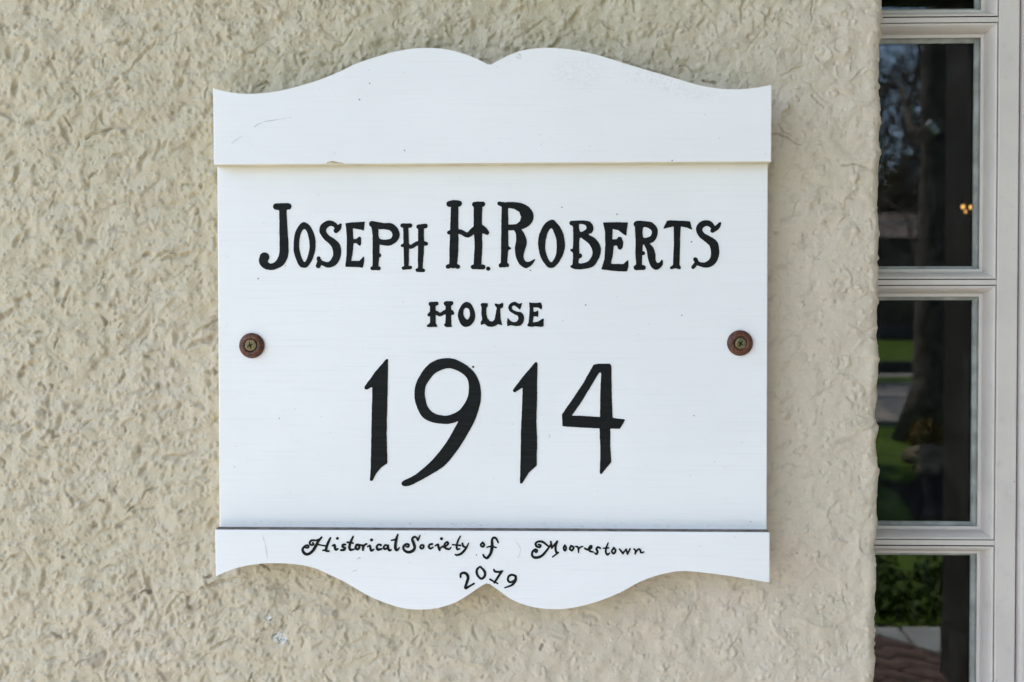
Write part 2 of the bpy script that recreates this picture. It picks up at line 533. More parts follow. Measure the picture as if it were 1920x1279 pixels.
bare = np.zeros_like(U)
for pts, r in (([(536, 1196), (548, 1200)], 4.2), ([(543, 1188), (545, 1206)], 3.0), ([(519, 1157), (525, 1160)], 2.2),
               ([(1456, 1082), (1464, 1085)], 1.4), ([(501, 1184), (508, 1190)], 0.9)):
    d = seg_dist(U + n3 * 1.2, V + n2 * 1.5, wpts(pts))
    bare = np.maximum(bare, sstep(r, r - 0.8, d))
H = H - bare * 0.5 + bare * n3 * 1.0
grime = np.zeros_like(U)
cracks = [([(282, 1113), (290, 1108), (299, 1112)], 0.8), ([(352, 1109), (362, 1112), (370, 1118), (372, 1128), (366, 1140)], 0.5),
          ([(240, 903), (232, 918), (237, 926)], 0.5), ([(205, 937), (211, 940)], 1.0), ([(135, 1042), (138, 1045)], 0.8),
          ([(401, 1080), (408, 1082), (414, 1079)], 0.7), ([(307, 973), (309, 985), (306, 989)], 0.4),
          ([(1440, 765), (1445, 775), (1441, 782)], 0.9), ([(1436, 345), (1448, 328), (1455, 334), (1452, 338)], 0.5),
          ([(1450, 245), (1468, 249), (1482, 252), (1505, 265), (1520, 272)], 0.45), ([(1478, 234), (1486, 246), (1505, 256)], 0.35),
          ([(1290, 125), (1305, 120), (1318, 133), (1321, 144)], 0.4), ([(1338, 150), (1361, 156)], 0.9),
          ([(1540, 178), (1552, 190), (1566, 202)], 0.4), ([(1598, 312), (1622, 308), (1645, 315)], 0.4),
          ([(1130, 105), (1180, 110), (1210, 124), (1290, 145)], 0.3), ([(508, 1060), (520, 1064), (524, 1070)], 0.9),
          ([(512, 1180), (516, 1182)], 0.6), ([(1002, 1192), (1003, 1197)], 0.6), ([(1036, 1209), (1034, 1216)], 1.0)]
for pts, r in cracks:
    d = seg_dist(U + n3 * 0.8, V + fbm(U / 6, V / 6, 2, 5) * 1.2, wpts(pts))
    g = sstep(r + 0.7, r, d)
    grime = np.maximum(grime, g * (0.55 if r < 0.6 else 0.95))
    H = H - 0.5 * g
# weather stains, with outlines of their own
stain = sstep(0.25, 0.85, fbm(Us / 17 + 40, Vs / 8 + 12, 3, 103, 0.5)) * 0.42
grime = np.clip(grime + stain * (1 - 0.5 * right), 0, 1)
tone = np.clip(0.18 + 0.62 * sstep(-120, 300, U - 0.35 * V) + 0.20 * fbm(U / 110, V / 110, 4, 111, 0.6), 0, 1)  # paler to the lower right: light gradient painted in, plus random paint variation

H *= 0.001
slant = (corner_top.x - corner_bot.x) / (corner_top.z - corner_bot.z)
ang = np.clip(S / R_C, 0, math.pi / 2)
over = np.maximum(S - R_C * math.pi / 2, 0)
X = np.where(S <= 0, S, R_C * np.sin(ang)) + H * np.sin(ang) + (corner_top.x - R_C) + (np.clip(Z, z_lo, z_hi) - corner_top.z) * slant * sstep(-0.5, 0.0, S)
Y = np.where(S <= 0, 0.0, R_C * (1 - np.cos(ang))) + over - H * np.cos(ang)
nr, nc = S.shape
verts = np.stack([X, Y, Z], -1).reshape(-1, 3).astype(np.float32)
idx = np.arange(nr * nc).reshape(nr, nc)
quads = np.stack([idx[:-1, :-1], idx[:-1, 1:], idx[1:, 1:], idx[1:, :-1]], -1).reshape(-1, 4).astype(np.int32)
me = bpy.data.meshes.new('stucco_wall')
me.vertices.add(len(verts)); me.vertices.foreach_set('co', verts.ravel())
me.loops.add(quads.size); me.loops.foreach_set('vertex_index', quads.ravel())
me.polygons.add(len(quads)); me.polygons.foreach_set('loop_start', np.arange(0, quads.size, 4, dtype=np.int32))
me.polygons.foreach_set('use_smooth', np.ones(len(quads), dtype=bool))
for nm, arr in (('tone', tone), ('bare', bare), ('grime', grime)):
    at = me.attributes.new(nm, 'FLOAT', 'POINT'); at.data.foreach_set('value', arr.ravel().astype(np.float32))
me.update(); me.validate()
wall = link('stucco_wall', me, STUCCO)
tag(wall, 'rough cream painted stucco house wall behind the white sign', 'wall')

# ------------------------------------------------------------------ the sign
sign = empty('house_sign', pix(924, 640, Y_BACK))
tag(sign, 'white wooden historic house sign with scalloped top and bottom and black lettering', 'sign')


def catmull(P, n=6, closed=False):
    P = [np.array(p, float) for p in P]
    out = []
    N = len(P)
    for i in range(N if closed else N - 1):
        p0 = P[(i - 1) % N] if closed or i > 0 else 2 * P[0] - P[1]
        p1 = P[i]; p2 = P[(i + 1) % N]
        p3 = P[(i + 2) % N] if closed or i + 2 < N else 2 * P[-1] - P[-2]
        for k in range(n):
            t = k / n
            out.append(0.5 * ((2 * p1) + (p2 - p0) * t + (2 * p0 - 5 * p1 + 4 * p2 - p3) * t * t + (3 * p1 - p0 - 3 * p2 + p3) * t ** 3))
    if not closed: out.append(P[-1])
    return out


def crop(pts, ox, oy, s):
    return [(ox + p[0] / s, oy + p[1] / s) + tuple(v / s for v in p[2:]) for p in pts]


C5 = 1920 / 580
top_l = crop([(63, 280), (100, 294), (200, 313), (290, 318), (400, 311), (520, 290), (700, 240), (850, 180), (950, 132), (1100, 82), (1200, 55), (1300, 38), (1390, 33), (1500, 40), (1600, 63), (1700, 100), (1780, 143)], 380, 80, C5)
top_r = crop([(60, 142), (110, 113), (200, 70), (290, 43), (400, 33), (500, 36), (620, 53), (750, 83), (900, 130), (1050, 175), (1200, 218), (1350, 262), (1480, 285), (1600, 290), (1700, 282), (1770, 270), (1812, 262)], 900, 80, C5)
bot_r = crop([(1800, 438), (1690, 420), (1500, 390), (1300, 368), (1200, 372), (1080, 400), (980, 440), (880, 495), (800, 530), (700, 565), (600, 590), (500, 603), (400, 600), (300, 583), (200, 545), (120, 490), (48, 438)], 900, 960, C5)
bot_l = crop([(1770, 438), (1720, 465), (1640, 520), (1560, 565), (1450, 598), (1350, 606), (1250, 598), (1150, 570), (1030, 520), (900, 445), (800, 395), (700, 350), (600, 328), (480, 318), (350, 322), (220, 345), (130, 378), (80, 400)], 380, 960, C5)
top_poly = catmull(top_l) + catmull(top_r)[1:] + [(1446.8, 303.0), (400.5, 309.0)]
bot_poly = catmull(bot_r) + catmull(bot_l)[1:] + [(402.6, 993.2), (1443.8, 998.3)]
main_poly = [(406.8, 270), (1440.5, 265), (1438.0, 1020), (411.5, 1015)]


def board(name, poly, y_front, y_back, bev):
    """an upright sawn board whose front shows the outline poly"""
    P = [pix(x, y, y_front) for x, y in poly]
    area = sum(a.x * b.z - b.x * a.z for a, b in zip(P, P[1:] + P[:1]))
    if area < 0: P = P[::-1]
    bm = bmesh.new()
    fv = [bm.verts.new(p) for p in P]
    bv = [bm.verts.new((p.x, y_back, p.z)) for p in P]
    n = len(P)
    ff = bm.faces.new(fv)
    bm.faces.new(bv[::-1])
    for i in range(n):
        bm.faces.new((fv[i], bv[i], bv[(i + 1) % n], fv[(i + 1) % n]))
    bmesh.ops.bevel(bm, geom=list(ff.edges), offset=bev, segments=2, affect='EDGES', profile=0.5)
    bm.normal_update()
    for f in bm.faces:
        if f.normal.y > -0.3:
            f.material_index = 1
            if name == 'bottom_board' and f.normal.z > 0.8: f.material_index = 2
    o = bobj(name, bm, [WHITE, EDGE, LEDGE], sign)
    return o


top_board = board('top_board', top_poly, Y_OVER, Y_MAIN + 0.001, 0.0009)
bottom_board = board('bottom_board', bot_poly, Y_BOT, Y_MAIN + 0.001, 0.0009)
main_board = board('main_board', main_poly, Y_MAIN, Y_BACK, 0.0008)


# ---- brush lettering: outlines are traced from signed distances, then meshed as a thin film of paint
def sd_poly(X, Y, P):
    P = np.array([p[:2] for p in P], float)
    d = np.full(X.shape, 1e9); ins = np.zeros(X.shape, bool)
    for (ax, ay), (bx, by) in zip(P, np.roll(P, -1, 0)):
        vx, vy = bx - ax, by - ay
        t = np.clip(((X - ax) * vx + (Y - ay) * vy) / (vx * vx + vy * vy + 1e-12), 0, 1)
        d = np.minimum(d, np.hypot(X - ax - t * vx, Y - ay - t * vy))
        if abs(by - ay) > 1e-12:
            ins ^= ((ay > Y) != (by > Y)) & (X < (bx - ax) * (Y - ay) / (by - ay) + ax)
    return np.where(ins, -d, d)


def sd_stroke(X, Y, P):
    d = np.full(X.shape, 1e9)
    if len(P) == 1:
        return np.hypot(X - P[0][0], Y - P[0][1]) - P[0][2]
    for (ax, ay, ra), (bx, by, rb) in zip(P, P[1:]):
        vx, vy = bx - ax, by - ay
        t = np.clip(((X - ax) * vx + (Y - ay) * vy) / (vx * vx + vy * vy + 1e-12), 0, 1)
        d = np.minimum(d, np.hypot(X - ax - t * vx, Y - ay - t * vy) - (ra + (rb - ra) * t))
    return d


def paint(name, items, y, parent, mat, h=0.6, wob=0.35, film=0.0004, grow=0.2):
    """items: ('s', pts) stroke | ('p', pts) smooth outline | ('c', pts) outline with corners | ('h', pts) hole; picture coordinates"""
    allp = [p for k, pts in items for p in pts]
    m = 3 + max([p[2] for p in allp if len(p) > 2] + [0])
    x0 = min(p[0] for p in allp) - m; x1 = max(p[0] for p in allp) + m
    y0 = min(p[1] for p in allp) - m; y1 = max(p[1] for p in allp) + m
    gx = np.arange(x0, x1 + h, h); gy = np.arange(y0, y1 + h, h)
    X, Y = np.meshgrid(gx, gy)
    D = np.full(X.shape, 1e9)
    for k, pts in items:
        if k == 's': D = np.minimum(D, sd_stroke(X, Y, [tuple(q) for q in (catmull(pts, 5) if len(pts) > 2 else pts)]))
        elif k == 'p': D = np.minimum(D, sd_poly(X, Y, catmull(pts, 5, True)))
        elif k == 'c': D = np.minimum(D, sd_poly(X, Y, pts))
        elif k == 'h': D = np.maximum(D, -sd_poly(X, Y, catmull(pts, 5, True)))
        elif k == 'H': D = np.maximum(D, -sd_poly(X, Y, pts))
    K = np.array([1, 2, 1.]) / 4                                     # brush-soft corners
    for _ in range(2):
        Q = np.pad(D, 1, mode='edge')
        D = sum(K[i] * K[j] * Q[i:i + D.shape[0], j:j + D.shape[1]] for i in range(3) for j in range(3))
    D = D + wob * (perlin(X / 4.3, Y / 4.3, 7) * 0.8 + perlin(X / 13, Y / 13, 8)) * 0.9 - grow
    vid = {}; vx = []; vy = []; faces = []
    def corner(i, j):
        k = (0, i, j)
        if k not in vid: vid[k] = len(vx); vx.append(gx[j]); vy.append(gy[i])
        return vid[k]
    def cut(i0, j0, i1, j1):
        if (i1, j1) < (i0, j0): i0, j0, i1, j1 = i1, j1, i0, j0
        k = (1, i0, j0, i1, j1)
        if k not in vid:
            a, b = D[i0, j0], D[i1, j1]; t = min(max(a / (a - b), 0.03), 0.97)
            vid[k] = len(vx); vx.append(gx[j0] + (gx[j1] - gx[j0]) * t); vy.append(gy[i0] + (gy[i1] - gy[i0]) * t)
        return vid[k]
    ins = D < 0
    any_ = ins[:-1, :-1] | ins[:-1, 1:] | ins[1:, :-1] | ins[1:, 1:]
    for i, j in zip(*np.nonzero(any_)):
        cs = [(i, j), (i + 1, j), (i + 1, j + 1), (i, j + 1)]
        f = []
        for q in range(4):
            a = cs[q]; b = cs[(q + 1) % 4]
            if ins[a]: f.append(corner(*a))
            if ins[a] != ins[b]: f.append(cut(*a, *b))
        if len(f) >= 3: faces.append(f)
    P = pix_np(vx, vy, y - film)
    # rim of the paint film
    cnt = {}
    for f in faces:
        for a, b in zip(f, f[1:] + f[:1]):
            if (b, a) in cnt: del cnt[(b, a)]
            else: cnt[(a, b)] = 1
    rim = {}
    Pl = P.tolist()
    for a, b in cnt:
        for v in (a, b):
            if v not in rim:
                rim[v] = len(Pl); q = Pl[v]; Pl.append([q[0], y + 0.00005, q[2]])
    nf = len(faces)
    for a, b in cnt: faces.append([b, a, rim[a], rim[b]])
    me = bpy.data.meshes.new(name)
    me.from_pydata(Pl, [], faces); me.update()
    return link(name, me, mat, parent)


C1 = 1920 / 450
def L1(*items): return [(k, crop(p, 470, 360, C1)) for k, p in items]
def L2(*items): return [(k, crop(p, 920, 360, C1)) for k, p in items]
C3 = 1920 / 260
def L3(*items): return [(k, crop(p, 780, 550, C3)) for k, p in items]
C4 = 1188 / 260
def L4(*items): return [(k, crop(p, 660, 650, C4)) for k, p in items]
def L5(*items): return [(k, crop(p, 930, 650, C4)) for k, p in items]
C6 = 1920 / 340
def L6(*items): return [(k, crop(p, 550, 990, C6)) for k, p in items]
def L7(*items): return [(k, crop(p, 880, 990, C6)) for k, p in items]


big = [
 # J
 L1(('s', [(203, 118, 25), (250, 118, 27), (302, 115, 24)]), ('s', [(257, 130, 28), (260, 250, 30), (265, 400, 34), (263, 500, 35), (240, 556, 33), (200, 588, 26), (160, 599, 25), (122, 586, 29), (100, 555, 33), (110, 522, 38)])),
 L1(('p', [(430, 242), (475, 275), (510, 350), (517, 430), (500, 520), (460, 590), (425, 607), (385, 585), (350, 500), (343, 430), (355, 330), (390, 265)]),
    ('h', [(430, 295), (455, 330), (470, 400), (470, 450), (455, 520), (430, 562), (400, 510), (387, 440), (390, 370), (405, 320)])),
 L1(('s', [(718, 262, 10), (702, 290, 19), (682, 309, 19)]), ('s', [(690, 283, 16), (660, 256, 19), (622, 252, 22), (585, 278, 27), (577, 318, 25), (605, 362, 24), (650, 397, 28), (684, 440, 33), (690, 500, 30), (668, 555, 28), (625, 583, 22), (580, 572, 17), (552, 556, 15)]), ('s', [(543, 530, 15), (550, 562, 17), (540, 590, 20)])),
 L1(('c', [(757, 250), (800, 245), (912, 238), (905, 310), (880, 300), (815, 290), (820, 380), (850, 375), (868, 356), (882, 365), (882, 420), (868, 432), (848, 410), (822, 408), (815, 480), (803, 552), (870, 552), (905, 515), (905, 560), (895, 605), (840, 600), (757, 598), (768, 500), (770, 380), (765, 300)])),
 L1(('s', [(970, 256, 23), (1060, 276, 27), (1120, 279, 27), (1158, 320, 29), (1153, 365, 30), (1105, 402, 27), (1030, 398, 22)]), ('s', [(982, 265, 20), (1000, 330, 25), (1002, 450, 27), (998, 600, 23)]), ('s', [(1028, 508, 15)]), ('s', [(972, 610, 15), (1024, 610, 15)]),
    ('h', [(1027, 303), (1100, 303), (1130, 325), (1132, 355), (1110, 378), (1032, 374)])),
 L1(('s', [(1215, 268, 17), (1276, 269, 17)]), ('s', [(1240, 280, 20), (1244, 420, 21), (1245, 600, 18)]), ('s', [(1222, 609, 13), (1277, 604, 14)]), ('s', [(1342, 278, 17), (1396, 272, 18)]), ('s', [(1362, 290, 22), (1362, 450, 23), (1356, 612, 18)]), ('s', [(1333, 625, 14), (1380, 627, 14)]),
    ('s', [(1212, 430, 11), (1245, 420, 14), (1280, 440, 15), (1330, 412, 16), (1370, 408, 18), (1404, 414, 15)])),
 L1(('s', [(1588, 96, 23), (1625, 92, 26), (1667, 92, 23)]), ('s', [(1632, 110, 29), (1628, 300, 32), (1626, 450, 35), (1620, 580, 30)]), ('s', [(1578, 598, 17), (1618, 586, 17), (1658, 598, 17)]), ('s', [(1790, 100, 19), (1856, 97, 20)]), ('s', [(1820, 110, 33), (1817, 200, 33), (1818, 320, 32), (1822, 420, 30), (1814, 580, 30)]), ('s', [(1778, 600, 17), (1858, 600, 19)]),
    ('s', [(1585, 325, 14), (1620, 315, 18), (1680, 320, 18), (1735, 345, 19), (1785, 308, 26), (1835, 294, 30), (1865, 305, 26), (1890, 325, 17)])),
 L2(('s', [(68, 92, 15), (110, 106, 22)]), ('s', [(112, 112, 24), (112, 300, 27), (112, 450, 28), (106, 580, 24)]), ('s', [(80, 588, 16), (106, 574, 18), (132, 586, 15)]), ('c', [(130, 425), (168, 452), (130, 472)]),
    ('p', [(100, 95), (190, 82), (260, 95), (315, 130), (343, 185), (332, 240), (290, 280), (235, 298), (130, 298), (112, 200)]), ('H', [(139, 126), (190, 135), (230, 160), (243, 200), (235, 235), (205, 258), (140, 261)]),
    ('p', [(185, 292), (235, 292), (275, 350), (288, 410), (270, 470), (262, 520), (280, 555), (310, 558), (355, 537), (335, 575), (300, 603), (270, 605), (225, 570), (198, 500), (195, 440), (205, 380), (200, 330)])),
 L2(('p', [(487, 222), (530, 250), (575, 320), (594, 410), (585, 480), (550, 555), (510, 600), (480, 607), (445, 590), (400, 520), (380, 420), (390, 340), (430, 260)]),
    ('h', [(483, 290), (505, 320), (525, 380), (528, 450), (520, 510), (490, 562), (465, 545), (440, 480), (437, 420), (450, 340)])),
 L2(('p', [(630, 245), (650, 232), (760, 230), (800, 245), (822, 285), (810, 325), (782, 340), (840, 375), (875, 430), (880, 480), (860, 540), (825, 590), (770, 612), (690, 618), (645, 605), (640, 590), (655, 575), (658, 490), (640, 475), (640, 455), (658, 445), (660, 300), (655, 272), (635, 262)]),
    ('h', [(708, 258), (750, 262), (767, 282), (755, 305), (715, 318)]), ('h', [(712, 370), (750, 385), (790, 420), (815, 470), (810, 510), (785, 550), (750, 568), (706, 570), (706, 535), (725, 525), (730, 510), (722, 492), (708, 486)])),
 L2(('c', [(900, 245), (1000, 242), (1098, 245), (1088, 310), (1085, 350), (1060, 335), (1020, 305), (975, 295), (972, 380), (1010, 378), (1022, 360), (1045, 362), (1060, 400), (1055, 445), (1040, 462), (1020, 455), (1012, 428), (985, 428), (978, 500), (962, 575), (1060, 578), (1100, 545), (1100, 600), (1090, 635), (1030, 635), (885, 620), (910, 540), (918, 420), (915, 320)])),
 L2(('s', [(1164, 257, 21)]), ('p', [(1150, 240), (1250, 236), (1300, 250), (1335, 300), (1330, 355), (1305, 395), (1265, 412), (1200, 408), (1180, 330)]), ('s', [(1180, 265, 26), (1188, 400, 29), (1185, 500, 26), (1188, 600, 22)]), ('s', [(1165, 605, 20), (1220, 605, 20)]), ('s', [(1220, 490, 14)]),
    ('h', [(1219, 285), (1265, 290), (1290, 315), (1285, 345), (1260, 362), (1219, 363)]),
    ('p', [(1225, 408), (1265, 410), (1300, 445), (1318, 500), (1320, 545), (1335, 568), (1355, 560), (1368, 542), (1378, 555), (1372, 590), (1340, 618), (1310, 618), (1280, 590), (1258, 530), (1250, 470)])),
 L2(('c', [(1410, 232), (1440, 227), (1595, 235), (1612, 302), (1570, 285), (1520, 275), (1515, 380), (1510, 590), (1460, 590), (1467, 400), (1465, 275), (1420, 285), (1380, 295)]), ('s', [(1446, 607, 12), (1478, 594, 16), (1509, 605, 13)])),
 L2(('s', [(1834, 252, 10), (1810, 285, 18), (1775, 310, 17)]), ('s', [(1785, 292, 14), (1755, 256, 21), (1720, 250, 22), (1685, 265, 25), (1668, 300, 24), (1690, 345, 24), (1740, 380, 28), (1785, 420, 34), (1795, 490, 32), (1778, 550, 28), (1730, 582, 23), (1680, 580, 16), (1650, 565, 14)]), ('s', [(1638, 540, 17), (1646, 565, 15), (1620, 602, 14)])),
 # HOUSE
 L3(('s', [(200, 147, 27), (285, 143, 27)]), ('s', [(232, 170, 36), (232, 410, 39)]), ('c', [(145, 445), (195, 410), (270, 410), (298, 465), (160, 467)]), ('s', [(416, 142, 31), (488, 138, 30)]), ('s', [(448, 170, 36), (448, 415, 39)]), ('c', [(385, 440), (410, 412), (485, 420), (498, 465), (415, 468)]),
    ('s', [(177, 302, 18), (215, 275, 28), (280, 268, 26), (335, 295, 24), (400, 262, 28), (465, 257, 36), (505, 276, 24)])),
 L3(('p', [(705, 120), (760, 150), (800, 225), (818, 300), (800, 385), (750, 445), (685, 465), (630, 435), (590, 360), (580, 290), (600, 220), (650, 145)]), ('h', [(700, 200), (735, 225), (748, 290), (735, 340), (710, 365), (680, 345), (655, 300), (655, 240), (670, 212)])),
 L3(('c', [(893, 155), (915, 135), (990, 138), (993, 180), (970, 205), (972, 290), (990, 350), (1020, 385), (1060, 392), (1090, 365), (1105, 290), (1118, 200), (1090, 165), (1095, 140), (1150, 155), (1198, 130), (1208, 160), (1200, 195), (1165, 215), (1168, 330), (1190, 440), (1135, 425), (1090, 455), (1040, 465), (990, 455), (950, 420), (898, 443), (895, 405), (915, 370), (905, 280), (910, 200)])),
 L3(('c', [(1475, 128), (1440, 228), (1395, 190), (1365, 168), (1335, 175), (1325, 205), (1345, 235), (1400, 255), (1450, 260), (1490, 300), (1498, 350), (1480, 410), (1440, 450), (1380, 455), (1310, 440), (1265, 458), (1260, 400), (1268, 340), (1310, 385), (1360, 402), (1400, 390), (1422, 350), (1410, 310), (1360, 290), (1300, 250), (1275, 200), (1290, 155), (1330, 125), (1375, 118), (1425, 148)])),
 L3(('c', [(1568, 125), (1600, 135), (1680, 135), (1725, 125), (1745, 170), (1740, 225), (1690, 195), (1622, 195), (1625, 255), (1655, 258), (1690, 238), (1692, 332), (1660, 318), (1628, 320), (1615, 405), (1690, 395), (1740, 360), (1768, 350), (1765, 410), (1768, 455), (1745, 466), (1650, 455), (1600, 465), (1540, 455), (1560, 400), (1570, 300), (1575, 220)])),
]
for it in big: paint('letter', it, Y_MAIN, main_board, BLACK)
paint('full_stop', L1(('s', [(1900, 614, 16)])), Y_MAIN, main_board, BLACK)
digits = [
 L4(('c', [(297, 105), (308, 108), (303, 400), (295, 750), (302, 998), (250, 1035), (205, 1090), (175, 1150), (152, 1150), (160, 1050), (165, 800), (172, 480), (175, 342), (130, 368), (105, 362), (110, 340), (200, 215)])),
 L4(('c', catmull([(915, 635), (860, 655), (790, 662), (700, 650), (610, 610), (550, 500), (535, 390), (560, 290), (630, 180), (700, 125), (790, 100), (880, 108), (980, 160), (1060, 240), (1100, 350), (1100, 470), (1060, 610), (1000, 730), (900, 890), (790, 1020), (650, 1110), (500, 1188), (440, 1193), (424, 1175), (440, 1150), (540, 1100), (680, 980), (780, 860), (840, 770), (915, 635)], 5)),
    ('h', [(840, 185), (920, 215), (985, 270), (1002, 360), (985, 450), (930, 535), (860, 580), (790, 592), (710, 575), (650, 520), (628, 450), (622, 380), (645, 310), (710, 230), (780, 195)])),
 L5(('c', [(340, 130), (354, 140), (350, 450), (345, 640), (352, 780), (348, 1018), (280, 1080), (225, 1170), (205, 1175), (210, 980), (215, 700), (225, 500), (229, 348), (160, 393), (143, 380), (150, 365), (230, 260)])),
 L5(('c', [(835, 155), (880, 148), (975, 147), (988, 165), (990, 380), (998, 612), (1108, 625), (1060, 703), (978, 702), (978, 850), (987, 990), (900, 1095), (890, 1080), (895, 900), (888, 700), (740, 693), (570, 682), (565, 580), (650, 460), (750, 310)]),
    ('H', [(885, 220), (903, 222), (893, 400), (893, 605), (770, 595), (648, 592), (720, 490), (800, 360)])),
]
for it in digits: paint('digit', it, Y_MAIN, main_board, BLACK, 0.8)
paint('paint_drip', L4(('s', [(1037, 174, 8)])), Y_MAIN, main_board, BLACK)


def ring(pts, r): return [(x, y, r) for x, y in pts + pts[:1]]


script = [
 L6(('s', [(130, 210, 7), (155, 210, 8), (160, 190, 8), (135, 185, 8), (105, 210, 10), (98, 240, 12), (120, 272, 13), (155, 278, 12), (200, 248, 13), (235, 195, 13), (265, 140, 12), (298, 100, 8)]), ('s', [(205, 158, 7), (212, 175, 8), (190, 182, 8), (172, 160, 8), (190, 133, 9), (240, 132, 7), (275, 118, 6)]),
    ('s', [(392, 105, 7), (370, 150, 11), (352, 200, 12), (345, 240, 10), (375, 247, 7)]), ('s', [(312, 238, 7), (345, 236, 8)]), ('s', [(245, 172, 7), (300, 185, 6), (350, 190, 7)])),
 L6(('s', [(410, 190, 5), (435, 182, 10), (440, 215, 11), (450, 232, 9), (472, 222, 6)]), ('s', [(465, 112, 13)])),
 L6(('s', [(550, 176, 9), (522, 180, 9), (520, 200, 9), (545, 212, 10), (538, 232, 11), (505, 236, 9)])),
 L6(('s', [(632, 92, 7), (610, 140, 11), (592, 200, 11), (605, 232, 12), (640, 228, 7)]), ('s', [(572, 152, 8), (632, 162, 6)])),
 L6(('s', ring([(668, 180), (692, 180), (698, 208), (680, 228), (658, 212)], 10))),
 L6(('s', [(705, 180, 6), (732, 188, 9), (738, 210, 10), (735, 235, 8)]), ('s', [(738, 205, 8), (755, 180, 9), (776, 170, 8)])),
 L6(('s', [(785, 200, 6), (810, 187, 8), (815, 215, 10), (826, 240, 11), (852, 228, 6)]), ('s', [(828, 128, 14)])),
 L6(('s', [(926, 182, 11), (900, 176, 8), (882, 200, 9), (895, 230, 11), (936, 222, 7)])),
 L6(('s', [(1000, 192, 9), (975, 182, 8), (955, 205, 8), (970, 225, 8), (1000, 208, 8)]), ('s', [(1003, 185, 8), (1005, 220, 10), (1018, 240, 8), (1036, 232, 5)])),
 L6(('s', [(1105, 72, 7), (1092, 110, 11), (1080, 180, 13), (1082, 222, 13), (1100, 236, 9), (1122, 210, 5)]), ('s', [(1036, 132, 5), (1085, 124, 8)])),
 L6(('s', [(1192, 198, 6), (1215, 202, 8), (1222, 180, 8), (1195, 172, 9), (1165, 198, 10), (1174, 236, 11), (1215, 257, 13), (1262, 244, 13), (1284, 208, 13), (1272, 160, 13), (1258, 122, 11), (1275, 96, 9), (1302, 102, 8), (1318, 132, 8)]), ('s', [(1318, 132, 8), (1340, 80, 5)])),
 L6(('s', ring([(1352, 182), (1376, 184), (1378, 206), (1358, 220), (1343, 204)], 8))),
 L6(('s', [(1470, 172, 9), (1446, 175, 8), (1432, 200, 9), (1450, 220, 8), (1478, 206, 6)])),
 L6(('s', [(1500, 190, 5), (1530, 177, 9), (1538, 210, 10), (1548, 236, 9)]), ('s', [(1548, 226, 5), (1578, 192, 5)]), ('s', [(1568, 115, 14)])),
 L6(('s', [(1585, 205, 6), (1625, 185, 7), (1640, 165, 8), (1625, 150, 8), (1600, 175, 9), (1610, 213, 10), (1648, 225, 8), (1670, 206, 5)])),
 L6(('s', [(1768, 88, 5), (1745, 130, 8), (1728, 190, 8), (1735, 225, 9), (1762, 222, 5)]), ('s', [(1685, 178, 6), (1772, 186, 7)])),
 L6(('s', [(1790, 165, 9), (1800, 195, 9), (1825, 205, 7)]), ('s', [(1855, 163, 5), (1825, 220, 9), (1780, 270, 11), (1735, 288, 8), (1714, 283, 5)])),
 L7(('s', ring([(140, 155), (157, 180), (140, 200), (120, 180)], 9))),
 L7(('s', [(306, 156, 6), (285, 115, 8), (262, 103, 9), (240, 125, 10), (241, 200, 15), (225, 270, 13), (190, 318, 11), (160, 310, 9), (145, 283, 6)]), ('s', [(185, 206, 5), (230, 195, 6), (286, 209, 5)])),
 L7(('s', [(690, 245, 6), (708, 258, 8), (718, 238, 8), (695, 228, 8), (668, 255, 10), (665, 295, 10), (700, 315, 12), (760, 300, 11), (810, 250, 10), (862, 180, 7)]), ('s', [(732, 175, 7), (755, 185, 8), (745, 205, 8), (712, 195, 9), (702, 165, 9), (730, 145, 9), (780, 150, 10), (832, 192, 7)]),
    ('s', [(862, 146, 8), (868, 180, 8), (872, 215, 8)]), ('s', [(872, 215, 8), (930, 142, 7)]), ('s', [(930, 142, 8), (912, 200, 9), (918, 255, 9), (942, 262, 6)]), ('s', [(942, 262, 6), (880, 308, 6)])),
 L7(('s', ring([(1010, 185), (1025, 215), (1012, 242), (998, 215)], 8))),
 L7(('s', ring([(1076, 190), (1105, 206), (1086, 240), (1063, 222)], 8))),
 L7(('s', [(1125, 195, 5), (1150, 207, 9), (1156, 260, 6)]), ('s', [(1155, 230, 6), (1175, 206, 7), (1202, 195, 4)])),
 L7(('s', [(1218, 215, 5), (1255, 230, 9), (1296, 206, 8), (1285, 188, 7), (1267, 215, 9), (1275, 245, 9), (1312, 256, 5)])),
 L7(('s', [(1388, 216, 6), (1362, 204, 8), (1345, 225, 9), (1358, 255, 9), (1345, 277, 9), (1326, 266, 5)])),
 L7(('s', [(1470, 158, 5), (1450, 210, 8), (1445, 260, 9), (1463, 282, 9), (1487, 266, 5)]), ('s', [(1418, 216, 5), (1476, 212, 6)])),
 L7(('s', ring([(1530, 210), (1548, 240), (1530, 272), (1508, 248)], 8))),
 L7(('s', [(1590, 224, 6), (1626, 272, 8)]), ('s', [(1626, 272, 7), (1660, 225, 6)]), ('s', [(1660, 225, 6), (1675, 277, 8)]), ('s', [(1675, 277, 7), (1702, 222, 6)])),
 L7(('s', [(1745, 223, 7), (1760, 245, 8), (1755, 275, 6)]), ('s', [(1755, 270, 6), (1788, 226, 7), (1810, 236, 8), (1818, 264, 7), (1850, 254, 4)])),
]
for it in script: paint('letter', it, Y_BOT, bottom_board, BLACK, 0.42, 0.2, grow=0.42)
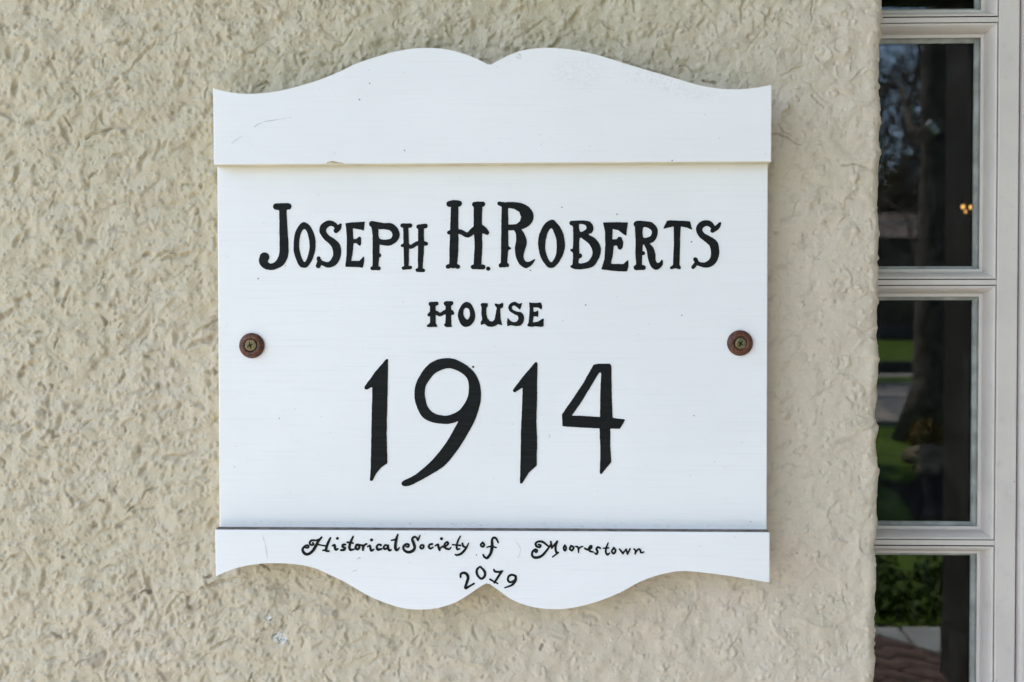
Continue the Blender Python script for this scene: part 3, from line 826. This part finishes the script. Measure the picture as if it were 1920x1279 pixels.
year = [
 L6(('s', [(1770, 522, 8), (1772, 490, 9), (1800, 475, 10), (1835, 490, 12), (1850, 530, 13), (1835, 580, 12), (1818, 632, 10)]), ('s', [(1826, 640, 11), (1870, 615, 8), (1912, 590, 8)])),
 L7(('s', [(120, 415, 8), (160, 460, 11), (162, 510, 11), (125, 538, 9), (85, 500, 10), (78, 450, 10), (105, 415, 8), (120, 415, 8)])),
 L7(('s', [(258, 440, 6), (270, 460, 10), (310, 466, 9), (352, 455, 6)]), ('s', [(345, 462, 8), (310, 510, 10), (265, 580, 9)]), ('s', [(218, 545, 7), (300, 590, 6)])),
 L7(('s', ring([(450, 496), (488, 512), (478, 555), (432, 575), (408, 553), (417, 512)], 9)), ('s', [(492, 512, 9), (490, 555, 10), (450, 605, 9), (374, 634, 5)])),
]
for it in year: paint('digit', it, Y_BOT, bottom_board, BLACK, 0.42, 0.2, grow=0.42)

# scratches and pencil lines seen on the boards
for nm, pts, par, yy, m_, r in (
    ('scratch', [(476, 239, .5), (484, 233, .6), (497, 228, .6), (515, 225, .5), (546, 220, .35)], top_board, Y_OVER, PENCIL, 0),
    ('scratch', [(434, 270, .35), (443, 262, .4), (453, 256, .35)], top_board, Y_OVER, PENCIL, 0),
    ('scratch', [(966, 1015, .35), (973, 1023, .45), (976, 1032, .45), (971, 1046, .35)], bottom_board, Y_BOT, PENCIL, 0),
    ('scratch', [(491, 998, .3), (499, 1030, .4), (501, 1048, .3)], bottom_board, Y_BOT, PENCIL, 0),
    ('scratch', [(669, 1050, .5), (673, 1046, .8), (676, 1047, .5)], bottom_board, Y_BOT, PENCIL, 0),
    ('scratch', [(661, 1071, .6), (666, 1070, 1.0), (668, 1069, .5)], bottom_board, Y_BOT, PENCIL, 0),
    ('scratch', [(1030, 814, .4), (1031, 818, .6), (1030, 822, .4)], main_board, Y_MAIN, PENCIL, 0),
    ('knot', [(614, 305.5, 1.2), (622, 304, 2.2), (634, 305.5, 1.4), (644, 306.6, .6)], top_board, Y_OVER, KNOT, 0)):
    paint(nm, [('s', pts)], yy, par, m_, 0.3, 0.15, 0.00015, 0.0)


# ---- screws on rusty cup washers
def lathe(bm, prof, c, n=40, squash=None):
    rings = []
    for r, y in prof:
        rings.append([bm.verts.new((c.x + r * math.cos(k * 2 * math.pi / n), c.y + y, c.z + r * math.sin(k * 2 * math.pi / n))) for k in range(n)])
    for a, b in zip(rings, rings[1:]):
        for k in range(n): bm.faces.new((a[k], b[k], b[(k + 1) % n], a[(k + 1) % n]))
    return rings


def screw(px, py, hx, hy, rot):
    c = pix(px, py, Y_MAIN)
    r = 0.0101
    bm = bmesh.new()
    rg = lathe(bm, [(r * 0.99, 0.0), (r, -0.0010), (r * 0.965, -0.0022), (r * 0.85, -0.0033), (r * 0.70, -0.0039), (r * 0.58, -0.0040), (r * 0.52, -0.0036), (r * 0.49, -0.0026), (r * 0.47, -0.0008)], c)
    bmesh.ops.recalc_face_normals(bm, faces=bm.faces)
    w = bobj('washer', bm, RUST, sign, True)
    hc = pix(hx, hy, Y_MAIN - 0.002)
    rh = 0.00475
    bm = bmesh.new()
    rg = lathe(bm, [(rh, 0.0018), (rh, -0.0006), (rh * 0.93, -0.0011), (rh * 0.6, -0.00135)], hc, 32)
    # cross recess: a four-lobed hole whose walls fall to a small floor
    lob = []; flo = []
    n = 32
    for k in range(n):
        a = k * 2 * math.pi / n
        q = abs(math.cos(2 * (a - rot)))
        rr = rh * (0.17 + 0.42 * q ** 5)
        lob.append(bm.verts.new((hc.x + rr * math.cos(a), hc.y - 0.00135, hc.z + rr * math.sin(a))))
        flo.append(bm.verts.new((hc.x + rr * 0.72 * math.cos(a), hc.y + 0.0009, hc.z + rr * 0.72 * math.sin(a))))
    for k in range(n):
        j = (k + 1) % n
        bm.faces.new((rg[-1][k], lob[k], lob[j], rg[-1][j]))
        f = bm.faces.new((lob[k], flo[k], flo[j], lob[j])); f.material_index = 1
    f = bm.faces.new(flo); f.material_index = 1
    bmesh.ops.recalc_face_normals(bm, faces=bm.faces)
    bobj('screw_head', bm, [BRASS, DARKSLOT], w)


screw(472.6, 648.0, 470.0, 647.4, math.radians(22))
screw(1387.0, 643.2, 1388.3, 644.2, math.radians(-35))

# ------------------------------------------------------------------ divided-light window set back in the wall
FACE_Y = 0.072
XF = pix(1868, 640, FACE_Y).x                                   # right edge of the panes' mouldings on the face
XL = corner_top.x + 0.002                                       # left edge of the mouldings, hidden behind the wall corner
zs = [pix(1750, y, FACE_Y).z for y in (-453, 37.5, 529.5, 1017.5, 1505)]
HB = 0.0022                                                     # half of the flat on a glazing bar
win = empty('sidelight_window', ((XL + XF) / 2, FACE_Y, zs[-1]))
tag(win, 'white painted divided light window with dark reflecting panes beside stucco corner', 'window')
# moulding profile from the face to the glass: inset, depth
prof = [(0.0, 0.0016), (0.0007, 0.0016), (0.0008, -0.0002), (0.0016, -0.0006), (0.0028, 0.0002), (0.0042, 0.0022), (0.0054, 0.0048), (0.0062, 0.0078), (0.0066, 0.0108), (0.0068, 0.0122),
        (0.0072, 0.0122), (0.0074, 0.0116), (0.0096, 0.0116), (0.0100, 0.0122), (0.0101, 0.0160), (0.0128, 0.0180), (0.0130, 0.0205)]
for i in range(4):
    zt, zb = zs[i] - HB, zs[i + 1] + HB
    bm = bmesh.new()
    rings = []
    for d, y in prof:
        rings.append([bm.verts.new((x, FACE_Y + y, z)) for x, z in ((XL + d, zb + d), (XF - d, zb + d), (XF - d, zt - d), (XL + d, zt - d))])
    for q, (a, b) in enumerate(zip(rings, rings[1:])):
        for k in range(4):
            f = bm.faces.new((a[k], a[(k + 1) % 4], b[(k + 1) % 4], b[k]))
            if q in (0, 1): f.material_index = 2
            elif q >= 13: f.material_index = 1
            if k == 0 and 3 <= q <= 8: f.material_index = 3
    o = bobj('moulding', bm, [WPAINT, PUTTY, CAULK, WPAINT], win)
    m_ = o.modifiers.new('soft', 'BEVEL'); m_.width = 0.0004; m_.segments = 2; m_.limit_method = 'ANGLE'; m_.angle_limit = math.radians(35)
    bm = bmesh.new()
    add_box(bm, XL + 0.012, XF - 0.012, GLASS_Y - 0.0005, GLASS_Y + 0.0025, zb + 0.012, zt - 0.012)
    bobj('pane', bm, GLASS, win)
    if 0 < i:
        bm = bmesh.new()
        add_box(bm, XL, XF, FACE_Y, FACE_Y + 0.024, zs[i] - HB, zs[i] + HB, 0.0005)
        bobj('glazing_bar', bm, WPAINT, win)
XS = pix(1908, 640, FACE_Y).x
bm = bmesh.new(); add_box(bm, XF, XS, FACE_Y, FACE_Y + 0.04, zs[-1] - 0.07, zs[0] + 0.07, 0.0016)
bobj('stile', bm, WPAINT, win, False)
bm = bmesh.new(); add_box(bm, XL - 0.03, XL, FACE_Y, FACE_Y + 0.04, zs[-1] - 0.07, zs[0] + 0.07, 0.0016)
bobj('stile', bm, WPAINT, win, False)
bm = bmesh.new(); add_box(bm, XL, XF, FACE_Y, FACE_Y + 0.04, zs[0] - HB, zs[0] + 0.07, 0.0016)
bobj('rail', bm, WPAINT, win)
bm = bmesh.new(); add_box(bm, XL, XF, FACE_Y, FACE_Y + 0.04, zs[-1] - 0.07, zs[-1] + HB, 0.0016)
bobj('rail', bm, WPAINT, win)
bm = bmesh.new(); add_box(bm, XS + 0.0015, XS + 0.08, FACE_Y - 0.004, FACE_Y + 0.05, zs[-1] - 0.09, zs[0] + 0.09, 0.003)
bobj('jamb', bm, WPAINT, win)

# dark room behind the panes
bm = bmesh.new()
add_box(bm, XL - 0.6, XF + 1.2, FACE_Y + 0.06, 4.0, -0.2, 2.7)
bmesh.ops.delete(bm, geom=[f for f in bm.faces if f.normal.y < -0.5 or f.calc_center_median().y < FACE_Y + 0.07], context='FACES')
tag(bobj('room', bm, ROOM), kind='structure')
# house front above, below and beside the window
bm = bmesh.new()
add_box(bm, XL - 0.04, XS + 2.2, FACE_Y + 0.02, FACE_Y + 0.055, -0.25, zs[-1] - 0.095)
add_box(bm, XL - 0.04, XS + 2.2, FACE_Y + 0.02, FACE_Y + 0.055, zs[0] + 0.095, 3.62)
add_box(bm, XS + 0.085, XS + 2.2, FACE_Y + 0.02, FACE_Y + 0.055, zs[-1] - 0.09, zs[0] + 0.09)
tag(bobj('door_surround', bm, WPAINT), 'white painted boarding of the entrance around the divided light window', 'surround')
# ------------------------------------------------------------------ lamp inside
lamp = empty('ceiling_lamp', pix(1811, 370, 2.6))
tag(lamp, 'small lit brass lamp with three warm bulbs glowing inside the dark room', 'lamp')
M = Mat('warm_bulb'); M.color((1, 0.7, 0.3)); M.b.inputs['Emission Color'].default_value = (1.0, 0.50, 0.13, 1); M.b.inputs['Emission Strength'].default_value = 0.5
BULB = M.m
for (bx, by, br) in ((1805.5, 388, 0.0055), (1820, 388.5, 0.005), (1810.5, 397, 0.0035)):
    c = pix(bx, by, 2.6)
    bm = bmesh.new(); bmesh.ops.create_icosphere(bm, subdivisions=2, radius=br, matrix=Matrix.Translation(c) @ Matrix.Diagonal((1, 1, 1.3, 1)))
    bobj('bulb', bm, BULB, lamp, True)
    bm = bmesh.new(); add_tube(bm, [c + Vector((0, 0, -br * 1.2)), c + Vector((0, 0, -br * 4)), lamp.location + Vector((0, 0.01, -0.07)), lamp.location], [0.003, 0.003, 0.003, 0.004], 6)
    bobj('arm', bm, BRASS, lamp)

# ------------------------------------------------------------------ what the panes mirror: porch, garden, street
def refl(px, py, y):
    """the point at depth y in front of the house that the panes mirror at (px, py)"""
    p = pix(px, py, 2 * GLASS_Y - y)
    return Vector((p.x, y, p.z))


GZ = -0.25
# porch
bm = bmesh.new(); add_box(bm, -4.5, 4.5, -3.64, FACE_Y, GZ, -0.012)
pf = tag(bobj('porch_floor', bm, MORTAR), kind='structure')
brk = None
bw, bl = 0.098, 0.198
ca, sa = math.cos(math.radians(45)), math.sin(math.radians(45))
bm = bmesh.new(); add_box(bm, -bl / 2 + .004, bl / 2 - .004, -bw / 2 + .004, bw / 2 - .004, -0.05, 0.0, 0.003)
brick_me = bpy.data.meshes.new('brick'); bm.to_mesh(brick_me); bm.free(); brick_me.materials.append(BRICKM)
for r in range(-40, 40):
    for k in range(-40, 40):
        u = (k + 0.5 * (r % 2)) * bl; v = r * bw
        x = 1.7 + u * ca - v * sa; y = -2.8 + u * sa + v * ca
        if 0.75 < x < 2.75 and -3.56 < y < -2.3:
            o = bpy.data.objects.new('brick', brick_me); COL.objects.link(o)
            o.parent = pf; o.location = (x, y, random.uniform(-0.002, 0.003)); o.rotation_euler = (0, 0, math.radians(45))


def refl_floor(px, py, z):
    """the point at height z in front of the house that the panes mirror at (px, py)"""
    p = refl(px, py, -1.0); o = Vector((CAM.x, 2 * GLASS_Y - CAM.y, CAM.z))
    return o + (p - o) * ((z - o.z) / (p.z - o.z))


def slab(pts):
    P = [refl_floor(x, y, 0.008) for x, y in pts]
    bm = bmesh.new()
    f = bm.faces.new([bm.verts.new(p) for p in P]); bm.normal_update()
    if f.normal.z < 0: f.normal_flip()
    r = bmesh.ops.extrude_face_region(bm, geom=[f])
    bmesh.ops.translate(bm, verts=[v for v in r['geom'] if isinstance(v, bmesh.types.BMVert)], vec=(0, 0, 0.0))
    for v in f.verts: v.co.z = GZ
    bobj('stone_slab', bm, SLABM, pf)


slab([(1606, 1176), (1681, 1176), (1708, 1207)])
slab([(1690, 1176), (2000, 1176), (2000, 1296), (1717, 1210)])
bm = bmesh.new()
add_box(bm, -1.75, 4.6, -3.2, FACE_Y + 0.05, 3.63, 3.8)  # unseen roof; height and left end set to shape the sky light
add_box(bm, -1.75, 4.6, -2.98, -2.80, 3.38, 3.625)
tag(bobj('porch_roof', bm, CEIL), 'flat painted porch ceiling and beam above the sign', 'roof')


bm = bmesh.new()
add_box(bm, 2.45, 2.7, -2.7, FACE_Y + .01, -0.008, 3.62)  # added wall out of view, blocks light from the right
tag(bobj('light_block_wall', bm, simple('block_wall_paint', (.40, .36, .28), .8, 4, .15, .2, .5, 0, 60)), 'plain unseen wall added right of the porch to block light', 'wall')


bm = bmesh.new()
add_box(bm, -1.75, 2.44, -2.95, -2.85, 2.62, 2.76)
tag(bobj('crossbeam', bm, POSTM), 'dark wooden crossbeam between the porch posts', 'beam')


def post(x0, w, label):
    t = empty('porch_post', (x0 + w / 2, -2.9, 0))
    bm = bmesh.new(); add_box(bm, x0, x0 + w, -2.9 - w / 2, -2.9 + w / 2, 0.22, 3.15, 0.006); bobj('shaft', bm, POSTM, t)
    bm = bmesh.new(); add_box(bm, x0 - .0, x0 + w + .03, -2.92 - w / 2, -2.88 + w / 2, 0.006, 0.215, 0.006); bobj('plinth', bm, POSTM, t)
    bm = bmesh.new(); add_box(bm, x0 - .0, x0 + w + .03, -2.92 - w / 2, -2.88 + w / 2, 3.155, 3.375, 0.006); bobj('capital', bm, POSTM, t)
    tag(t, label, 'post')


PX0 = refl(1766, 640, -2.92 - 0.17).x
post(PX0, 0.34, 'dark square porch post mirrored at the right of each window pane')
# garden and street
def sheet(name, x0, x1, y0, y1, z, mat, z1=None, n=1):
    bm = bmesh.new()
    z1 = z if z1 is None else z1
    vs = [bm.verts.new(p) for p in ((x0, y0, z1), (x1, y0, z1), (x1, y1, z), (x0, y1, z))]
    bm.faces.new(vs)
    return tag(bobj(name, bm, mat), kind='structure')


sheet('ground', -400, 400, -500, 40, GZ - 0.02, GRASS)
sheet('lawn', -60, 80, -15.5, -3.74, GZ, GRASS)
sheet('road', -120, 160, -26.5, -16, GZ + 0.004, ROADM)
bm = bmesh.new(); add_box(bm, -120, 160, -16.0, -15.8, GZ - .1, GZ + 0.08, 0.02); add_box(bm, -120, 160, -26.7, -26.5, GZ - .1, GZ + .10, .02)
tag(bobj('kerb', bm, WALKM), kind='structure')
sheet('verge', -120, 160, -30.5, -26.7, GZ + .05, GRASS)
sheet('pavement', -120, 160, -32.5, -30.5, GZ + .06, WALKM)
bm = bmesh.new(); add_box(bm, -60, 90, -33.4, -33.0, GZ, GZ + .45, .03)
tag(bobj('garden_wall', bm, STONEM), 'low dark stone wall along the pavement across the street', 'wall')
sheet('far_lawn', -120, 160, -48, -33.4, GZ + .35, GRASS, 0.75)
bm = bmesh.new()
p = [refl(1640, 880, -10), refl(1700, 890, -9.5), refl(1770, 860, -11), refl(1830, 900, -9), refl(1830, 985, -7.8), refl(1715, 985, -7.6), refl(1690, 930, -8.8)]
bm.faces.new([bm.verts.new((q.x, q.y, GZ + .012)) for q in p])
bmesh.ops.recalc_face_normals(bm, faces=bm.faces)
tag(bobj('planting_bed', bm, MULCH), kind='structure')


def leaf_mass(name, blobs, mat, n, size, parent=None, seed=0):
    rnd = random.Random(seed)
    vs = []; fs = []
    for _ in range(n):
        c, r = rnd.choice(blobs)
        d = Vector((rnd.gauss(0, 1), rnd.gauss(0, 1), rnd.gauss(0, 1))).normalized() * (rnd.random() ** 0.4)
        p = Vector(c) + Vector((d.x * r[0], d.y * r[1], d.z * r[2]))
        a = Vector((rnd.gauss(0, 1), rnd.gauss(0, 1), rnd.gauss(0, 1))).normalized(); b = a.orthogonal().normalized()
        s = size * rnd.uniform(.6, 1.4)
        i = len(vs)
        vs += [p - a * s, p + b * s * .5, p + a * s, p - b * s * .5]
        fs.append((i, i + 1, i + 2, i + 3))
    me = bpy.data.meshes.new(name); me.from_pydata([tuple(v) for v in vs], [], fs); me.update()
    return link(name, me, mat, parent)


hb = []
rnd = random.Random(3)
for k in range(46):
    hb.append(((rnd.uniform(.6, 4.2), rnd.uniform(-5.9, -4.0), GZ + rnd.uniform(.04, .24)), (.24, .2, .12)))
o = leaf_mass('ground_cover', hb, DGRASS, 12000, .028, seed=4); tag(o, kind='stuff')
bs = refl(1733, 845, -12.0)
sh = empty('dry_shrub', (bs.x, bs.y, GZ)); tag(sh, 'low tan and yellow shrub beside the tree base mirrored in a pane', 'shrub')
leaf_mass('foliage', [((bs.x + dx, bs.y + dy, GZ + .12 + dz), (.16, .18, .12)) for dx, dy, dz in ((0, 0, 0), (.18, .05, .05), (-.1, .1, .1), (.05, -.1, .2), (.25, -.1, .12))], SHRUBM, 2500, .035, sh, 5)
bm = bmesh.new(); add_tube(bm, [(bs.x, bs.y, GZ), (bs.x + .02, bs.y, GZ + .25)], [.03, .01], 6); bobj('stem', bm, BARK, sh)


for k, (px, py, r, lab) in enumerate(((1722, 862, .17, 'low mossy rock beside the tree base'), (1752, 872, .24, 'largest tan rock in front of the tree trunk'), (1738, 905, .12, 'small pale rock at the edge of the planting bed'))):
    rnd = random.Random(80 + k)
    c = refl(px, py, -11.2 + k * .5); c.z = GZ + r * .45
    bm = bmesh.new(); bmesh.ops.create_icosphere(bm, subdivisions=3, radius=r)
    sd_ = np.array([rnd.uniform(0, 9) for _ in range(3)])
    for v in bm.verts:
        q = np.array(v.co) / r
        v.co *= 1 + .28 * float(perlin(np.array([q[0] * 1.3 + sd_[0] + q[2]]), np.array([q[1] * 1.3 + sd_[1] - q[2]]))[0])
    bmesh.ops.transform(bm, matrix=Matrix.Translation(c) @ Matrix.Diagonal((1.15, 1, .7, 1)), verts=bm.verts)
    tag(bobj('garden_rock', bm, simple('rock_%s' % 'abc'[k], (.24, .20, .13), .9, 5, .5, .2, .6, 0, 20), None, True), lab, 'rock', 'rocks at the tree base')


def tree(name, base, height, r0, label, seed, depth=5, lean=0.0, group=None, foliage=None, nleaf=0, spread=0.75, first=0.3, fork=3, rmin=0.008):
    rnd = random.Random(seed)
    t = empty(name, base); tag(t, label, 'tree', group)
    bm = bmesh.new()
    pts = []; rads = []
    for k in range(9):
        f = k / 8
        pts.append(Vector(base) + Vector((lean * f * height * .5 + rnd.uniform(-.05, .05) * f, rnd.uniform(-.05, .05), f * height * .55)))
        flare = 1 + 0.75 * max(0, 1 - f * 8) ** 1.5
        rads.append(r0 * flare * (1 - .45 * f))
    add_tube(bm, pts, rads, 14)
    bobj('trunk', bm, BARK, t, True)
    bm = bmesh.new(); tips = []
    def branch(p, d, L, r, lv):
        q = [p]; rr = [r]
        for s in range(3):
            d = (d + Vector((rnd.gauss(0, .16), rnd.gauss(0, .16), rnd.gauss(0.03, .12)))).normalized()
            q.append(q[-1] + d * L / 3); rr.append(max(rmin, r * (1 - .2 * (s + 1))))
        add_tube(bm, q, rr, 5 if lv > 2 else 3, False)
        tips.append(q[-1])
        if lv <= 0: return
        for _ in range(fork):
            k = rnd.randint(1, 3)
            a = Vector((rnd.gauss(0, 1), rnd.gauss(0, 1), rnd.gauss(.1, .8))).normalized()
            branch(q[k], (d * .75 + a * spread).normalized(), L * rnd.uniform(.55, .8), rr[k] * .62, lv - 1)
    for k in range(7):
        f = first + (1 - first) * k / 6
        i = min(int(f * 8), 8)
        a = rnd.uniform(0, 6.28)
        branch(pts[i], Vector((math.cos(a), math.sin(a), rnd.uniform(.05, .7))).normalized(), height * rnd.uniform(.18, .27), rads[i] * .45, depth - 1)
    branch(pts[-1], Vector((0, 0, 1)), height * .2, rads[-1] * .8, depth - 1)
    bobj('branches', bm, BARK, t)
    if foliage:
        leaf_mass('crown', [(p, (.5, .5, .4)) for p in tips], foliage, nleaf, .13, t, seed)
    return t


tb = refl(1758, 800, -13.6); tb.z = GZ
tree('shade_tree', tb, 12, .36, 'big bare shade tree on the front lawn mirrored in the panes', 27, 6, 0, first=.36, fork=3, rmin=.009, spread=.95)
tree('lawn_shading_tree', (1.2, -12.2, GZ), 9, .3, 'leafy evergreen tree added out of view to shade the near lawn', 33, 4, 0, foliage=DGRASS, nleaf=9000, first=.45)  # added tree out of view, its crown darkens the near lawn
tree('street_tree', (3.1, -27.4, GZ + .05), 22, .4, 'unseen bare tree on the far verge placed for its shadows on the road', 35, 5, 0, first=.45, rmin=.04)  # unseen tree, placed and sized for its shadow stripes on the road
gt = 'trees behind the far house'
for k, (px, y, h, lab) in enumerate(((1600, -66, 12.5, 'leftmost olive tree behind the far house'), (1665, -62, 11.5, 'middle olive tree behind the far house'), (1725, -66, 12.5, 'rightmost olive tree behind the far house'))):
    b = refl(px, 640, y); b.z = 0.6
    tree('olive_tree', b, h, .3, lab, 40 + k, 3, 0, gt, OLIVE, 7000, first=.12)
for k, (px, y, h, lab) in enumerate(((1625, -57.8, 19, 'tall bare tree left behind the far house'), (1690, -60, 20, 'tallest bare tree behind the far house'), (1750, -58.5, 18, 'tall bare tree behind the far house beside the post'))):
    b = refl(px, 640, y); b.z = 0.6
    tree('bare_tree', b, h, .24, lab, 60 + k, 6, 0, gt, first=.35, rmin=.028, spread=.95)
# house across the street
hx0 = refl(1560, 640, -49).x; hx1 = refl(1900, 640, -49).x
fh = empty('far_house', ((hx0 + hx1) / 2, -52, .5)); tag(fh, 'dark shaded house with broad pale brown roof across the street', 'house')
ztop = refl(1700, 447, -49).z; zr = refl(1700, 408, -52).z
bm = bmesh.new(); add_box(bm, hx0, hx1, -57, -49, .3, ztop); bobj('wall', bm, HOUSEM, fh)
bm = bmesh.new()
vs = [bm.verts.new(q) for q in ((hx0 - .5, -48.5, ztop + .01), (hx1 + .5, -48.5, ztop + .01), (hx1 + .5, -53, zr + .35), (hx0 - .5, -53, zr + .35), (hx0 - .5, -57.5, ztop + .01), (hx1 + .5, -57.5, ztop + .01))]
for q in ((0, 1, 2, 3), (3, 2, 5, 4), (0, 3, 4), (1, 5, 2), (0, 4, 5, 1)): bm.faces.new([vs[i] for i in q])
bobj('roof', bm, ROOFM, fh)
for k, px in enumerate((1610, 1660, 1695, 1730, 1790)):
    for py in (480, 575):
        c = refl(px, py, -49)
        bm = bmesh.new(); add_box(bm, c.x - .45, c.x + .45, -48.97, -48.9, c.z - .7, c.z + .7); o = bobj('window', bm, DARKWIN, fh)
# white bands made up to stand in for a bright highlight by the trunk
lc = refl(1749, 239, -9.0)
ln = empty('highlight_bands', lc); tag(ln, 'white bands made up for a bright highlight in front of the tree trunk', 'highlight_bands')
for k in range(3):
    bm = bmesh.new(); ax = Vector((.55, 0, -.6)).normalized()
    p = lc + ax * (k - 1) * .052
    add_tube(bm, [p - ax * .022, p - ax * .016, p + ax * .016, p + ax * .022], [.03, .042 - .004 * k, .042 - .004 * k, .03], 14)
    bobj('band', bm, BANDM, ln, True)
